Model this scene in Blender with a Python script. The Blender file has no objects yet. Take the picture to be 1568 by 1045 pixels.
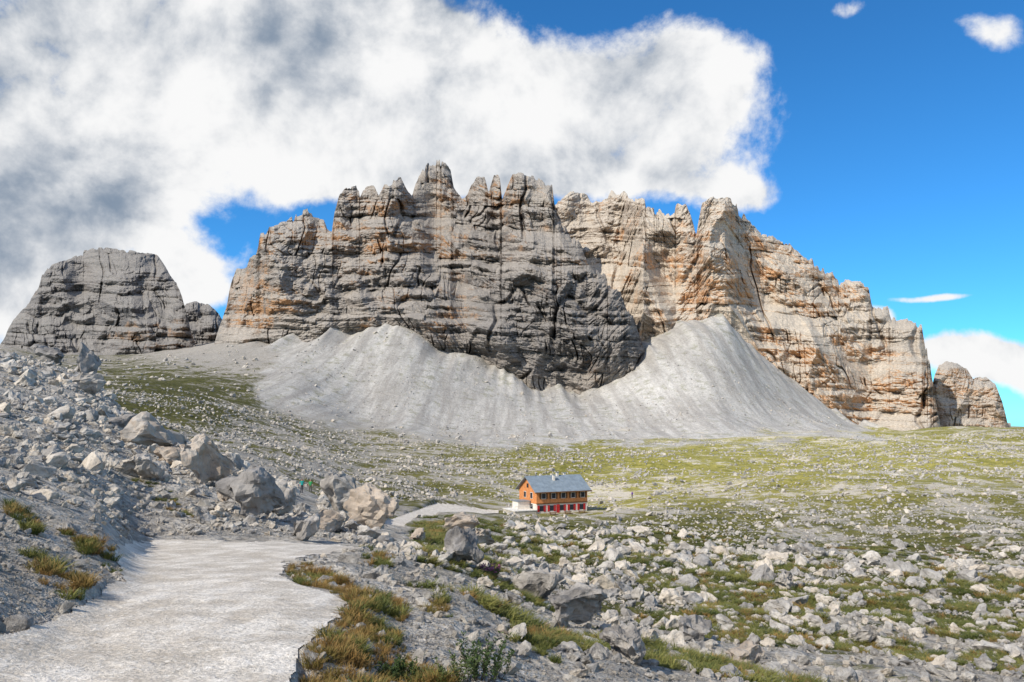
import bpy, bmesh, math, random
import numpy as np
from mathutils import Vector, Euler, noise as mnoise
random.seed(7); rng=np.random.default_rng(11)
F=1219.2; P=math.atan(117.5/F); CP,SP=math.cos(P),math.sin(P)
def ray(px,py):
    u=(px-784.0)/F; v=(522.5-py)/F; den=CP-v*SP
    return u/den,(SP+v*CP)/den
def proj(X,Y,Z):
    v=np.tan(np.arctan2(Z,Y)-P); den=CP-v*SP
    return 784+F*(X/Y)*den, 522.5-F*v
def sst(a,b,x):
    t=np.clip((x-a)/(b-a),0,1); return t*t*(3-2*t)
_pr=np.random.default_rng(3); PERM=_pr.permutation(256); PERM=np.concatenate([PERM,PERM,PERM])
_g=_pr.normal(size=(256,3)); GR=(_g/np.linalg.norm(_g,axis=1)[:,None]).astype(np.float32)
def pn(x,y,z=0.0):
    x,y,z=np.broadcast_arrays(np.asarray(x,float),np.asarray(y,float),np.asarray(z,float))
    xi=np.floor(x).astype(int); yi=np.floor(y).astype(int); zi=np.floor(z).astype(int)
    xf=(x-xi).astype(np.float32); yf=(y-yi).astype(np.float32); zf=(z-zi).astype(np.float32)
    xi&=255; yi&=255; zi&=255
    u=xf**3*(xf*(xf*6-15)+10); v=yf**3*(yf*(yf*6-15)+10); w=zf**3*(zf*(zf*6-15)+10)
    def c(a,b,d):
        g=GR[PERM[PERM[PERM[(xi+a)&255]+((yi+b)&255)]+((zi+d)&255)]]
        return g[...,0]*(xf-a)+g[...,1]*(yf-b)+g[...,2]*(zf-d)
    x00=c(0,0,0)*(1-u)+c(1,0,0)*u; x10=c(0,1,0)*(1-u)+c(1,1,0)*u
    x01=c(0,0,1)*(1-u)+c(1,0,1)*u; x11=c(0,1,1)*(1-u)+c(1,1,1)*u
    return ((x00*(1-v)+x10*v)*(1-w)+(x01*(1-v)+x11*v)*w)*1.6
def gblur(a,sig,ax):
    r=int(3*sig)+1; k=np.exp(-0.5*(np.arange(-r,r+1)/sig)**2); k/=k.sum()
    pad=[(0,0)]*a.ndim; pad[ax]=(r,r); b=np.pad(a,pad,mode='edge'); o=np.zeros_like(a)
    n=a.shape[ax]
    for i,w in enumerate(k):
        sl=[slice(None)]*a.ndim; sl[ax]=slice(i,i+n); o+=w*b[tuple(sl)]
    return o
def sdpoly(x,y,poly):
    d=np.full(x.shape,1e9); ins=np.zeros(x.shape,bool); n=len(poly)
    for i in range(n):
        x0,y0=poly[i]; x1,y1=poly[(i+1)%n]; ex,ey=x1-x0,y1-y0
        t=np.clip(((x-x0)*ex+(y-y0)*ey)/(ex*ex+ey*ey+1e-9),0,1)
        d=np.minimum(d,np.hypot(x-x0-t*ex,y-y0-t*ey))
        c=((y0>y)!=(y1>y))&(x<(x1-x0)*(y-y0)/((y1-y0) if y1!=y0 else 1e-9)+x0); ins^=c
    return np.where(ins,d,-d)
SC=bpy.context.scene; COL=SC.collection
def mesh_np(name,V,Fq,mats,attrs=None,smooth=False):
    me=bpy.data.meshes.new(name); V=np.ascontiguousarray(V,dtype=np.float32); Fq=np.ascontiguousarray(Fq,dtype=np.int32)
    nf,k=Fq.shape
    me.vertices.add(len(V)); me.vertices.foreach_set('co',V.ravel())
    me.loops.add(nf*k); me.loops.foreach_set('vertex_index',Fq.ravel())
    me.polygons.add(nf); me.polygons.foreach_set('loop_start',np.arange(nf,dtype=np.int32)*k)
    me.polygons.foreach_set('loop_total',np.full(nf,k,dtype=np.int32))
    me.update(calc_edges=True)
    me.polygons.foreach_set('use_smooth',np.full(nf,smooth,dtype=bool))
    if attrs:
        for an,av in attrs.items():
            a=me.attributes.new(an,'FLOAT','POINT'); a.data.foreach_set('value',np.ascontiguousarray(av,dtype=np.float32).ravel())
    for m in mats: me.materials.append(m)
    ob=bpy.data.objects.new(name,me); COL.objects.link(ob); return ob
def gridfaces(nr,nc):
    i=np.arange(nr*nc).reshape(nr,nc)
    return np.stack([i[:-1,:-1],i[:-1,1:],i[1:,1:],i[1:,:-1]],-1).reshape(-1,4)
def nd(nt,typ,ins=None,**props):
    n=nt.nodes.new(typ)
    for k,v in props.items(): setattr(n,k,v)
    for k,v in (ins or {}).items():
        s=n.inputs[k]
        if isinstance(v,bpy.types.NodeSocket): nt.links.new(v,s)
        else: s.default_value=v
    return n
def c4(c): return (c[0],c[1],c[2],1.0) if not isinstance(c,bpy.types.NodeSocket) else c
def mixc(nt,f,a,b,bl='MIX'):
    return nd(nt,'ShaderNodeMix',{0:f,6:c4(a),7:c4(b)},data_type='RGBA',blend_type=bl).outputs[2]
def mr(nt,v,a,b,c=0.0,d=1.0): return nd(nt,'ShaderNodeMapRange',{0:v,1:a,2:b,3:c,4:d},interpolation_type='SMOOTHSTEP').outputs[0]
def ma(nt,op,a,b=0.0,cl=False): return nd(nt,'ShaderNodeMath',{0:a,1:b},operation=op,use_clamp=cl).outputs[0]
def vm(nt,op,a,b=(0,0,0)): return nd(nt,'ShaderNodeVectorMath',{0:a,1:b},operation=op).outputs[0]
def noi(nt,vec,sc,det=4,ro=0.55,dist=0.0): return nd(nt,'ShaderNodeTexNoise',{'Vector':vec,'Scale':sc,'Detail':float(det),'Roughness':ro,'Distortion':dist}).outputs[0]
def attr(nt,n): return nd(nt,'ShaderNodeAttribute',attribute_name=n).outputs['Fac']
def newmat(name,rough=0.9,spec=0.2):
    m=bpy.data.materials.new(name); m.use_nodes=True; nt=m.node_tree; b=nt.nodes['Principled BSDF']
    b.inputs['Roughness'].default_value=rough; b.inputs['Specular IOR Level'].default_value=spec
    return m,nt,b
def flatmat(name,col,rough=0.8,var=0.15,sc=3.0,metal=0.0):
    m,nt,b=newmat(name,rough); tc=nd(nt,'ShaderNodeTexCoord').outputs['Object']
    n=noi(nt,tc,sc,5,0.6)
    d=[c*(1-var*1.5) for c in col]; l=[min(1,c*(1+var)) for c in col]
    nt.links.new(mixc(nt,mr(nt,n,0.3,0.7),d,l),b.inputs['Base Color']); b.inputs['Metallic'].default_value=metal
    return m
def bump(nt,b,h,dist,st=1.0,prev=None):
    i={'Height':h,'Distance':dist,'Strength':st}
    if prev is not None: i['Normal']=prev
    o=nd(nt,'ShaderNodeBump',i).outputs[0]; nt.links.new(o,b.inputs['Normal']); return o

# ---------- materials
def mat_cliff(name,grey,pale,orange,ledge,oramt=0.0):
    m,nt,b=newmat(name,0.95,0.1); tc=nd(nt,'ShaderNodeTexCoord').outputs['Object']
    wa=attr(nt,'warm'); dk=attr(nt,'dark_shade'); le=attr(nt,'ledge')
    geo=nd(nt,'ShaderNodeNewGeometry'); nz=nd(nt,'ShaderNodeSeparateXYZ',{0:geo.outputs['Normal']}).outputs[2]
    st=noi(nt,vm(nt,'MULTIPLY',tc,(0.011,0.011,0.14)),1.0,6,0.68,0.45)
    ve=noi(nt,vm(nt,'MULTIPLY',tc,(0.08,0.05,0.045)),1.0,5,0.65)
    big=noi(nt,vm(nt,'MULTIPLY',tc,(0.018,0.018,0.03)),1.0,5,0.65); fine=noi(nt,tc,0.4,5,0.7)
    c=mixc(nt,mr(nt,st,0.38,0.60),grey,pale)
    c=mixc(nt,ma(nt,'MULTIPLY',dk,0.85),c,mixc(nt,mr(nt,st,0.4,0.6),(0.115,0.11,0.108),(0.225,0.21,0.20)))  # mixes painted cloud shade into the rock colour by zone
    om=mr(nt,ma(nt,'ADD',big,ma(nt,'MULTIPLY',wa,0.28)),0.60-oramt,0.76-oramt)
    om=ma(nt,'MULTIPLY',om,mr(nt,ve,0.34,0.54)); om=ma(nt,'MULTIPLY',om,mr(nt,nz,0.75,0.35))
    c=mixc(nt,om,c,orange)
    c=mixc(nt,ma(nt,'MULTIPLY',mr(nt,ve,0.46,0.32),0.3),c,(0.12,0.11,0.10))
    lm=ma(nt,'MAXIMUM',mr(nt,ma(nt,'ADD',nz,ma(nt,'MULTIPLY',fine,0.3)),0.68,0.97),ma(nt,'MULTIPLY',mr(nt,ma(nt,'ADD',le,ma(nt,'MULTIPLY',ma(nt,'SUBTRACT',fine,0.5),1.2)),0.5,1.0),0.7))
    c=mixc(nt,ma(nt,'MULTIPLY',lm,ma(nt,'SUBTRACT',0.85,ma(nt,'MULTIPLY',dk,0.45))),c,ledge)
    c=mixc(nt,0.6,c,mixc(nt,mr(nt,fine,0.3,0.7),(0.42,0.41,0.40),(1.18,1.18,1.18)),'MULTIPLY')
    nt.links.new(c,b.inputs['Base Color'])
    bump(nt,b,ma(nt,'ADD',fine,ma(nt,'MULTIPLY',st,2.0)),2.0,0.85)
    return m
M_clA=mat_cliff('cliff_grey',(0.165,0.145,0.128),(0.32,0.275,0.23),(0.46,0.265,0.14),(0.46,0.415,0.36),0.06)  # front massif: cloud shade built into the darker grey
M_clB=mat_cliff('cliff_pale',(0.31,0.25,0.195),(0.54,0.45,0.355),(0.60,0.345,0.18),(0.63,0.56,0.465),0.12)
M_clC=mat_cliff('cliff_far',(0.125,0.12,0.118),(0.24,0.222,0.208),(0.36,0.235,0.15),(0.31,0.29,0.265),0.0)  # left peak's cloud shade is put into these darker tones
M_clD=mat_cliff('cliff_orange',(0.36,0.27,0.20),(0.54,0.43,0.33),(0.58,0.33,0.17),(0.55,0.5,0.43),0.15)
def mat_rock(name,lo,hi,tan,wsc=1.0):
    m,nt,b=newmat(name,0.93,0.15); tc=nd(nt,'ShaderNodeTexCoord').outputs['Object']
    oi=nd(nt,'ShaderNodeObjectInfo'); r=oi.outputs['Random']
    v=vm(nt,'ADD',tc,nd(nt,'ShaderNodeCombineXYZ',{0:ma(nt,'MULTIPLY',r,50.0),1:r,2:ma(nt,'MULTIPLY',r,17.0)}).outputs[0])
    n=noi(nt,v,2.2*wsc,6,0.65); n2=noi(nt,v,14*wsc,4,0.7)
    c=mixc(nt,mr(nt,n,0.32,0.66),lo,hi)
    c=mixc(nt,ma(nt,'MULTIPLY',mr(nt,ma(nt,'ADD',n2,r),1.15,1.4),0.5),c,tan)
    c=mixc(nt,ma(nt,'MULTIPLY',mr(nt,n2,0.46,0.30),0.6),c,(0.10,0.095,0.09))
    c=mixc(nt,1.0,c,nd(nt,'ShaderNodeCombineColor',{0:mr(nt,r,0.0,1.0,0.68,1.15),1:mr(nt,r,0.0,1.0,0.68,1.12),2:mr(nt,r,0.0,1.0,0.69,1.07)}).outputs[0],'MULTIPLY')
    nt.links.new(c,b.inputs['Base Color'])
    bump(nt,b,ma(nt,'ADD',n,ma(nt,'MULTIPLY',n2,0.35)),0.13/wsc,0.8)
    return m
M_rock=mat_rock('limestone',(0.29,0.27,0.245),(0.57,0.545,0.505),(0.46,0.40,0.33))
M_bould=mat_rock('boulder_rock',(0.17,0.16,0.15),(0.44,0.415,0.385),(0.36,0.28,0.21),0.7)
M_peb=mat_rock('pebble_rock',(0.42,0.40,0.365),(0.72,0.685,0.63),(0.56,0.48,0.39))
def mat_ground():
    m,nt,b=newmat('alpine_ground',0.95,0.1); tc=nd(nt,'ShaderNodeTexCoord').outputs['Object']
    g=attr(nt,'grass'); sc=attr(nt,'scree'); di=attr(nt,'dirt'); su=attr(nt,'sun_tint'); tn=attr(nt,'shade_tone')
    n1=noi(nt,tc,0.06,5,0.65); n2=noi(nt,tc,0.35,5,0.68); n3=noi(nt,tc,2.5,5,0.7); n4=noi(nt,tc,18,3,0.7)
    tot=ma(nt,'ADD',ma(nt,'MULTIPLY',n1,0.55),ma(nt,'ADD',ma(nt,'MULTIPLY',n2,0.5),ma(nt,'MULTIPLY',n3,0.2)))
    gm=mr(nt,ma(nt,'ADD',tot,g),1.03,1.10)
    vo=nd(nt,'ShaderNodeTexVoronoi',{'Vector':tc,'Scale':9.0}).outputs['Color']
    vo2=nd(nt,'ShaderNodeTexVoronoi',{'Vector':tc,'Scale':1.1}).outputs['Color']
    deb=mixc(nt,mr(nt,n3,0.3,0.7),(0.33,0.305,0.27),(0.65,0.61,0.555))
    deb=mixc(nt,0.4,deb,mixc(nt,mr(nt,vo,0.1,0.9),(0.4,0.39,0.37),(1,0.98,0.95)),'MULTIPLY')
    deb=mixc(nt,0.4,deb,mixc(nt,mr(nt,vo2,0.1,0.9),(0.35,0.34,0.32),(1.1,1.1,1.08)),'MULTIPLY')
    deb=mixc(nt,ma(nt,'MULTIPLY',mr(nt,n2,0.5,0.3),0.5),deb,(0.19,0.165,0.12))
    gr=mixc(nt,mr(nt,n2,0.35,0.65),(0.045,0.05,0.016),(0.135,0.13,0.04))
    grs=mixc(nt,mr(nt,n2,0.35,0.65),(0.18,0.175,0.035),(0.40,0.35,0.10))  # brighter grass colour where the meadow should look sunlit
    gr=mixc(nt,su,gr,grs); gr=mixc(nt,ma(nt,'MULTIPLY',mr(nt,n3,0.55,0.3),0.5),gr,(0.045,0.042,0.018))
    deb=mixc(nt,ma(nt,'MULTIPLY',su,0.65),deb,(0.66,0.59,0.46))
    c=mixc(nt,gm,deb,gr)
    dm=mr(nt,ma(nt,'ADD',ma(nt,'ADD',ma(nt,'MULTIPLY',n2,0.5),ma(nt,'MULTIPLY',n3,0.4)),di),0.85,1.0)
    c=mixc(nt,dm,c,mixc(nt,mr(nt,n4,0.3,0.7),(0.18,0.13,0.08),(0.36,0.285,0.20)))
    sv=noi(nt,vm(nt,'MULTIPLY',tc,(0.11,0.008,0.014)),1.0,5,0.68); sv2=noi(nt,tc,0.45,5,0.85); sv3=noi(nt,tc,0.09,5,0.75)
    scc=mixc(nt,mr(nt,sv,0.36,0.64),(0.38,0.355,0.32),(0.56,0.535,0.49))
    scc=mixc(nt,0.85,scc,mixc(nt,mr(nt,sv2,0.35,0.65),(0.6,0.6,0.6),(1.15,1.15,1.15)),'MULTIPLY')
    scc=mixc(nt,mr(nt,ma(nt,'ADD',sv2,ma(nt,'MULTIPLY',sv3,0.4)),0.76,0.84),scc,(0.19,0.18,0.165))
    scc=mixc(nt,ma(nt,'MULTIPLY',mr(nt,ma(nt,'ADD',sv3,ma(nt,'MULTIPLY',sv,0.6)),0.84,0.96),0.55),scc,(0.25,0.24,0.16))
    c=mixc(nt,mr(nt,ma(nt,'ADD',sc,ma(nt,'MULTIPLY',ma(nt,'SUBTRACT',ma(nt,'ADD',n2,n1),1.0),1.8)),0.42,0.58),c,scc)
    c=mixc(nt,1.0,c,nd(nt,'ShaderNodeCombineColor',{0:tn,1:tn,2:tn}).outputs[0],'MULTIPLY')  # painted sun and cloud shade scale the ground colour
    nt.links.new(c,b.inputs['Base Color'])
    p=bump(nt,b,ma(nt,'ADD',n3,ma(nt,'MULTIPLY',n2,2.5)),0.35,0.9); bump(nt,b,n4,0.02,0.8,p)
    return m
M_ground=mat_ground()
def mat_path():
    m,nt,b=newmat('gravel',0.95,0.1); tc=nd(nt,'ShaderNodeTexCoord').outputs['Object']
    n=noi(nt,tc,1.3,6,0.72); n2=noi(nt,tc,22,4,0.8); n3=noi(nt,vm(nt,'MULTIPLY',tc,(2.6,0.30,1)),1.0,4,0.6)
    vo=nd(nt,'ShaderNodeTexVoronoi',{'Vector':tc,'Scale':18.0,'Randomness':1.0}); vo2=nd(nt,'ShaderNodeTexVoronoi',{'Vector':tc,'Scale':45.0,'Randomness':1.0})
    c=mixc(nt,mr(nt,n,0.40,0.60),(0.54,0.485,0.41),(0.78,0.725,0.645))
    c=mixc(nt,ma(nt,'MULTIPLY',mr(nt,n3,0.54,0.40),0.4),c,(0.48,0.42,0.345))
    sc_=nd(nt,'ShaderNodeSeparateColor',{0:vo.outputs['Color']})
    c=mixc(nt,ma(nt,'MULTIPLY',mr(nt,vo.outputs['Distance'],0.40,0.25),ma(nt,'MULTIPLY',mr(nt,sc_.outputs[0],0.5,0.6),0.7)),c,mixc(nt,sc_.outputs[1],(0.34,0.31,0.27),(0.88,0.84,0.77)))
    c=mixc(nt,0.5,c,mixc(nt,mr(nt,vo2.outputs['Color'],0.0,1.0),(0.5,0.48,0.45),(1.25,1.25,1.25)),'MULTIPLY')
    c=mixc(nt,ma(nt,'MULTIPLY',mr(nt,n2,0.45,0.33),0.6),c,(0.28,0.245,0.20))
    nt.links.new(c,b.inputs['Base Color'])
    p=bump(nt,b,n2,0.025,0.8); bump(nt,b,n,0.12,0.6,p)
    return m
M_path=mat_path()
def mat_grass(name,a,b_,c_):
    m,nt,b=newmat(name,0.7,0.2); r=nd(nt,'ShaderNodeObjectInfo').outputs['Random']
    tc=nd(nt,'ShaderNodeTexCoord').outputs['Object']; z=nd(nt,'ShaderNodeSeparateXYZ',{0:tc}).outputs[2]
    n=noi(nt,tc,9,2)
    c=mixc(nt,mr(nt,ma(nt,'ADD',r,ma(nt,'MULTIPLY',ma(nt,'SUBTRACT',n,0.5),1.2)),0.2,0.9),a,b_)
    c=mixc(nt,mr(nt,z,0.5,1.1),c,c_)
    nt.links.new(c,b.inputs['Base Color']); return m
M_gr=mat_grass('grass_green',(0.065,0.085,0.02),(0.16,0.16,0.04),(0.27,0.23,0.08))
M_st=mat_grass('grass_straw',(0.22,0.13,0.04),(0.17,0.14,0.04),(0.42,0.27,0.10))
M_leaf=mat_grass('shrub_leaf',(0.045,0.075,0.022),(0.10,0.13,0.045),(0.13,0.16,0.05))
M_purple=flatmat('purple_flower',(0.28,0.09,0.20))

# ---------- terrain heights
cols={
-300:[(1.2,-1.5),(4,-1.35),(8,-0.9),(20,0.2),(40,2.0),(60,4.5),(130,16),(200,20),(400,30),(850,60),(2500,640)],
0:[(1.2,-1.55),(4.5,-1.62),(6,-1.68),(7.5,900),(10,812),(16,738),(28,675),(50,628),(90,568),(130,528),(180,548),(400,565),(1000,530),(1500,540),(2500,640)],
100:[(1.2,-1.6),(5,-1.68),(7,-1.82),(7.8,930),(10,858),(16,775),(28,705),(50,655),(90,592),(130,548),(170,570),(400,592),(1000,545),(1500,545),(2500,640)],
170:[(1.2,-1.6),(5,-1.68),(9,-2.0),(10.5,872),(13,832),(18,785),(28,738),(50,682),(90,632),(120,600),(160,622),(250,625),(500,590),(980,545),(1500,545),(2500,640)],
205:[(1.2,-1.6),(5,-1.68),(8,-1.9),(12,-2.3),(16,-2.75),(20,-3.15),(24,805),(32,750),(45,705),(70,675),(90,652),(120,682),(250,640),(500,590),(970,543),(1500,545),(2500,640)],
300:[(1.2,-1.6),(5,-1.68),(8,-1.9),(12,-2.3),(16,-2.75),(21,-3.2),(24,806),(30,772),(40,732),(55,702),(75,712),(120,700),(250,665),(500,600),(950,528),(1500,530),(2500,640)],
450:[(1.2,-1.6),(5,-1.68),(8,-1.9),(12,-2.3),(16,-2.75),(21,-3.25),(26,822),(40,796),(60,775),(80,775),(150,727),(300,690),(500,640),(860,513),(1300,500),(2500,640)],
545:[(1.2,-1.6),(5,-1.7),(8,-1.95),(12,-2.35),(16,-2.8),(20,-3.25),(28,824),(45,812),(60,808),(100,787),(170,762),(300,710),(450,675),(600,640),(880,492),(1300,470),(2500,640)],
620:[(1.2,-1.62),(3,-1.68),(5,-1.85),(7,-2.1),(10,-2.4),(14,885),(20,853),(35,830),(70,814),(110,795),(170,768),(300,712),(450,678),(600,645),(880,492),(1300,470),(2500,640)],
700:[(1.2,-1.65),(3,-1.75),(5,-2.0),(8,985),(12,918),(20,870),(40,836),(80,810),(130,794),(177,778),(290,720),(430,688),(600,664),(860,540),(1300,500),(2500,640)],
850:[(1.2,-1.7),(3,-1.9),(5,-2.2),(8,1048),(12,988),(20,932),(35,887),(60,850),(100,817),(140,797),(180,787),(210,770),(290,724),(430,692),(520,679),(620,660),(840,596),(1300,540),(2500,640)],
905:[(1.2,-1.7),(3,-1.92),(5,-2.25),(8,1060),(12,1000),(20,940),(35,893),(60,855),(100,818),(140,797),(180,784),(215,765),(290,726),(430,692),(560,673),(620,664),(840,606),(1300,540),(2500,640)],
1000:[(1.2,-1.75),(3,-2.0),(8,1080),(14,1010),(22,955),(40,900),(75,850),(150,797),(240,745),(350,702),(470,681),(560,672),(650,654),(940,510),(1300,480),(2500,640)],
1100:[(1.2,-1.75),(3,-2.05),(10,1078),(20,985),(40,910),(75,855),(150,795),(240,742),(350,702),(470,678),(560,670),(700,622),(980,458),(1300,450),(2500,640)],
1200:[(1.2,-1.8),(3,-2.15),(12,1068),(20,1000),(40,915),(75,855),(150,790),(260,728),(400,686),(520,668),(620,668),(750,640),(950,572),(1300,520),(2500,640)],
1320:[(1.2,-1.8),(3,-2.2),(13,1070),(22,1000),(42,915),(78,855),(150,790),(260,726),(400,683),(520,661),(620,664),(800,664),(950,655),(1300,600),(2500,640)],
1450:[(1.2,-1.8),(3,-2.2),(14,1070),(25,990),(45,915),(80,855),(150,790),(260,725),(400,680),(520,658),(620,662),(1000,666),(2500,650)],
1600:[(1.2,-1.8),(3,-2.2),(14,1075),(25,995),(45,920),(80,857),(150,790),(260,725),(400,678),(520,655),(620,660),(1000,668),(2500,655)],
1950:[(1.2,-1.8),(3,-2.3),(14,1085),(25,1005),(45,925),(80,860),(150,792),(260,725),(400,678),(520,655),(620,660),(1000,668),(2500,655)],
}
NT,ND=1150,1100; T0,T1=-1.12,1.12; L0,L1=math.log(1.2),math.log(5000)
tt=np.linspace(T0,T1,NT); ll=np.linspace(L0,L1,ND); dd=np.exp(ll)
pxs=sorted(cols); Cz=[]
for px in pxs:
    ds=[];zs=[]
    for d,v in cols[px]:
        ds.append(d); zs.append(v if abs(v)<100 else d*ray(784,v)[1])
    ds.append(5000); zs.append(zs[-1]*2 if zs[-1]<0 else -20)
    Cz.append(np.interp(dd,ds,zs))
Cz=np.array(Cz); tc_=np.array([(p-784)/F/1.012 for p in pxs])
Z=np.empty((ND,NT))
for i in range(ND): Z[i]=np.interp(tt,tc_,Cz[:,i])
Z=gblur(Z,5,0); Z=gblur(Z,9,1)
TT,DD=np.meshgrid(tt,dd); X=TT*DD; Y=DD.copy()
PX,PY=proj(X,Y,Z)
pathpoly=[(-300,1090),(-60,992),(0,974),(100,940),(160,910),(184,885),(176,855),(172,836),(240,826),(330,827),(450,830),(552,838),(520,848),(462,854),(440,866),(430,880),(460,897),(500,908),(538,925),(508,955),(468,990),(440,1045),(415,1110),(380,1300),(300,2600),(-1600,2600),(-1200,1400)]
jx=pn(X*1.2,Y*1.2,3)*12+pn(X*4,Y*4,3)*10; near=(DD<27)
sd=np.full(X.shape,-99.); sd[near]=sdpoly((PX+jx)[near],(PY+jx*0.3)[near],pathpoly)
sd=np.where(DD>24.5,-99,sd)
p2=[(580,816),(590,800),(640,782),(668,772),(700,774),(765,777),(765,788),(690,790),(672,789),(648,803),(612,817)]
m2=(DD>55)&(DD<185); s2=np.full(X.shape,-99.); s2[m2]=sdpoly(PX[m2],PY[m2],p2)
pathm=np.maximum(sst(-8,2,sd),sst(-2,1,s2))
sp=[(445,480),(425,515),(415,560),(400,600),(425,625),(500,642),(600,657),(700,674),(780,684),(860,677),(1000,672),(1150,667),(1330,663),(1345,640),(1345,420),(445,420)]
m3=(DD>380); s3=np.full(X.shape,-99.); jj=pn(X/30,Y/60,9)*34+pn(X/9,Y/20,9)*16
s3[m3]=sdpoly((PX+jj)[m3],(PY+jj*0.5)[m3],sp); scree=sst(-30,22,s3)
grass=np.full(X.shape,0.40)+0.05*sst(600,900,PX)*(DD>20)
def blob(cx,cy,rx,ry,v,lo=0,hi=1e9):
    w=np.exp(-(((PX-cx)/rx)**2+((PY-cy)/ry)**2)); return v*w*((DD>lo)&(DD<hi))
for a in [(1300,700,420,45,.04,150),(260,610,170,70,.12,140),(880,700,170,28,.10,150),(1060,832,130,28,.22,30),(950,930,160,70,.06,8),(1250,775,400,30,.02,60),
          (80,760,220,150,-.35,0,130),(330,760,150,70,-.3,0,100),(640,900,120,60,-.3,3,60),(720,980,130,60,-.2,3),(560,690,160,40,.02,150),(640,760,120,30,.06,60),(350,540,120,25,-.15,400)]:
    grass+=blob(*a)
grass=np.where(DD<6,grass-0.1,grass)
dirt=np.zeros(X.shape)+0.19
for a in [(60,860,110,90,.20,0,20),(130,700,100,60,.10,0,60),(540,960,80,60,.3,0,12),(20,620,120,40,.15,20,140)]: dirt+=blob(*a)
sun_tint=np.clip(blob(1250,705,520,75,1.3,100)+blob(900,760,130,25,.9,100),0,1)  # sunlit patches of the right meadow, put into the colour
shade_tone=1.0-0.14*sst(900,600,PX)*(DD>120)*(1-scree)+0.0*X  # ground towards the left darkened in colour as cloud shade
shade_tone+=blob(1020,600,60,40,.22,400)+blob(1230,690,500,60,.16,150)  # sunlit plateau brightened in the colour
shade_tone=np.clip(shade_tone,0.5,1.25)
for lam,amp in ((0.12,.12),(0.3,.10),(0.8,.08),(2.0,.075),(5,.07),(13,.06),(35,.045),(90,.03)):
    fade=sst(2.0,5.0,lam/(0.0085*DD)); rng_=fade>0
    n=np.zeros(X.shape); n[rng_]=pn(X[rng_]/lam,Y[rng_]/lam,lam*7)
    a=lam*amp*fade*(1-pathm*(0.65 if lam<.5 else (0.85 if lam<3 else 1.0)))*(1-0.35*scree)
    if lam>=13: a=a*sst(20,120,DD)
    if lam==5: a=a*sst(8,30,DD)
    Z+=n*a
PXn=784+F*1.01*TT
Db=np.interp(PXn,[0,340,430,560,700,850,980,1100,1200,1320,1440],[1000,880,858,880,860,845,900,980,950,950,900])
wtop=np.exp(-((DD-Db)/80)**2)*sst(360,450,PXn)*sst(1420,1300,PXn)
Z+=wtop*((0.22-np.abs(pn(X/48,Y/400,14)))*24+(0.25-np.abs(pn(X/17,Y/300,15)))*7)
Z+=scree*(pn(X/11,Y/120,4)*0.4+(0.3-np.abs(pn(X/26,Y/260,6)))*1.2)
HD=178.0; hx,hz=ray(822,787); HX,HZ=hx*HD,hz*HD
hr=np.hypot(X-(HX+3),(Y-(HD+4))*0.8); w=sst(22,10,hr); Z=Z*(1-w)+(HZ)*w
PX,PY=proj(X,Y,Z)
def tz(t,d):
    ft=np.clip((np.asarray(t)-T0)/(T1-T0)*(NT-1),0,NT-1.001); fl=np.clip((np.log(d)-L0)/(L1-L0)*(ND-1),0,ND-1.001)
    i=fl.astype(int); j=ft.astype(int); a=fl-i; b=ft-j
    return (Z[i,j]*(1-a)*(1-b)+Z[i+1,j]*a*(1-b)+Z[i,j+1]*(1-a)*b+Z[i+1,j+1]*a*b)
def lk(A,t,d):
    j=np.clip(((np.asarray(t)-T0)/(T1-T0)*(NT-1)).astype(int),0,NT-1); i=np.clip(((np.log(d)-L0)/(L1-L0)*(ND-1)).astype(int),0,ND-1)
    return A[i,j]
faces=gridfaces(ND,NT)
V=np.stack([X,Y,Z],-1).reshape(-1,3)
mesh_np('rocky_ground',V,faces,[M_ground],{'grass':grass,'scree':scree,'dirt':dirt,'sun_tint':sun_tint,'shade_tone':shade_tone},smooth=True)
def submesh(name,mask,lift,mat):
    fm=mask.ravel()[faces].all(1); fs=faces[fm]; u,inv=np.unique(fs,return_inverse=True)
    v=V[u].copy(); v[:,2]+=lift; return mesh_np(name,v,inv.reshape(-1,4),[mat],smooth=True)
submesh('gravel_path',sd>0,0.012,M_path)
submesh('gravel_path',s2>0,0.15,M_path)

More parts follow.
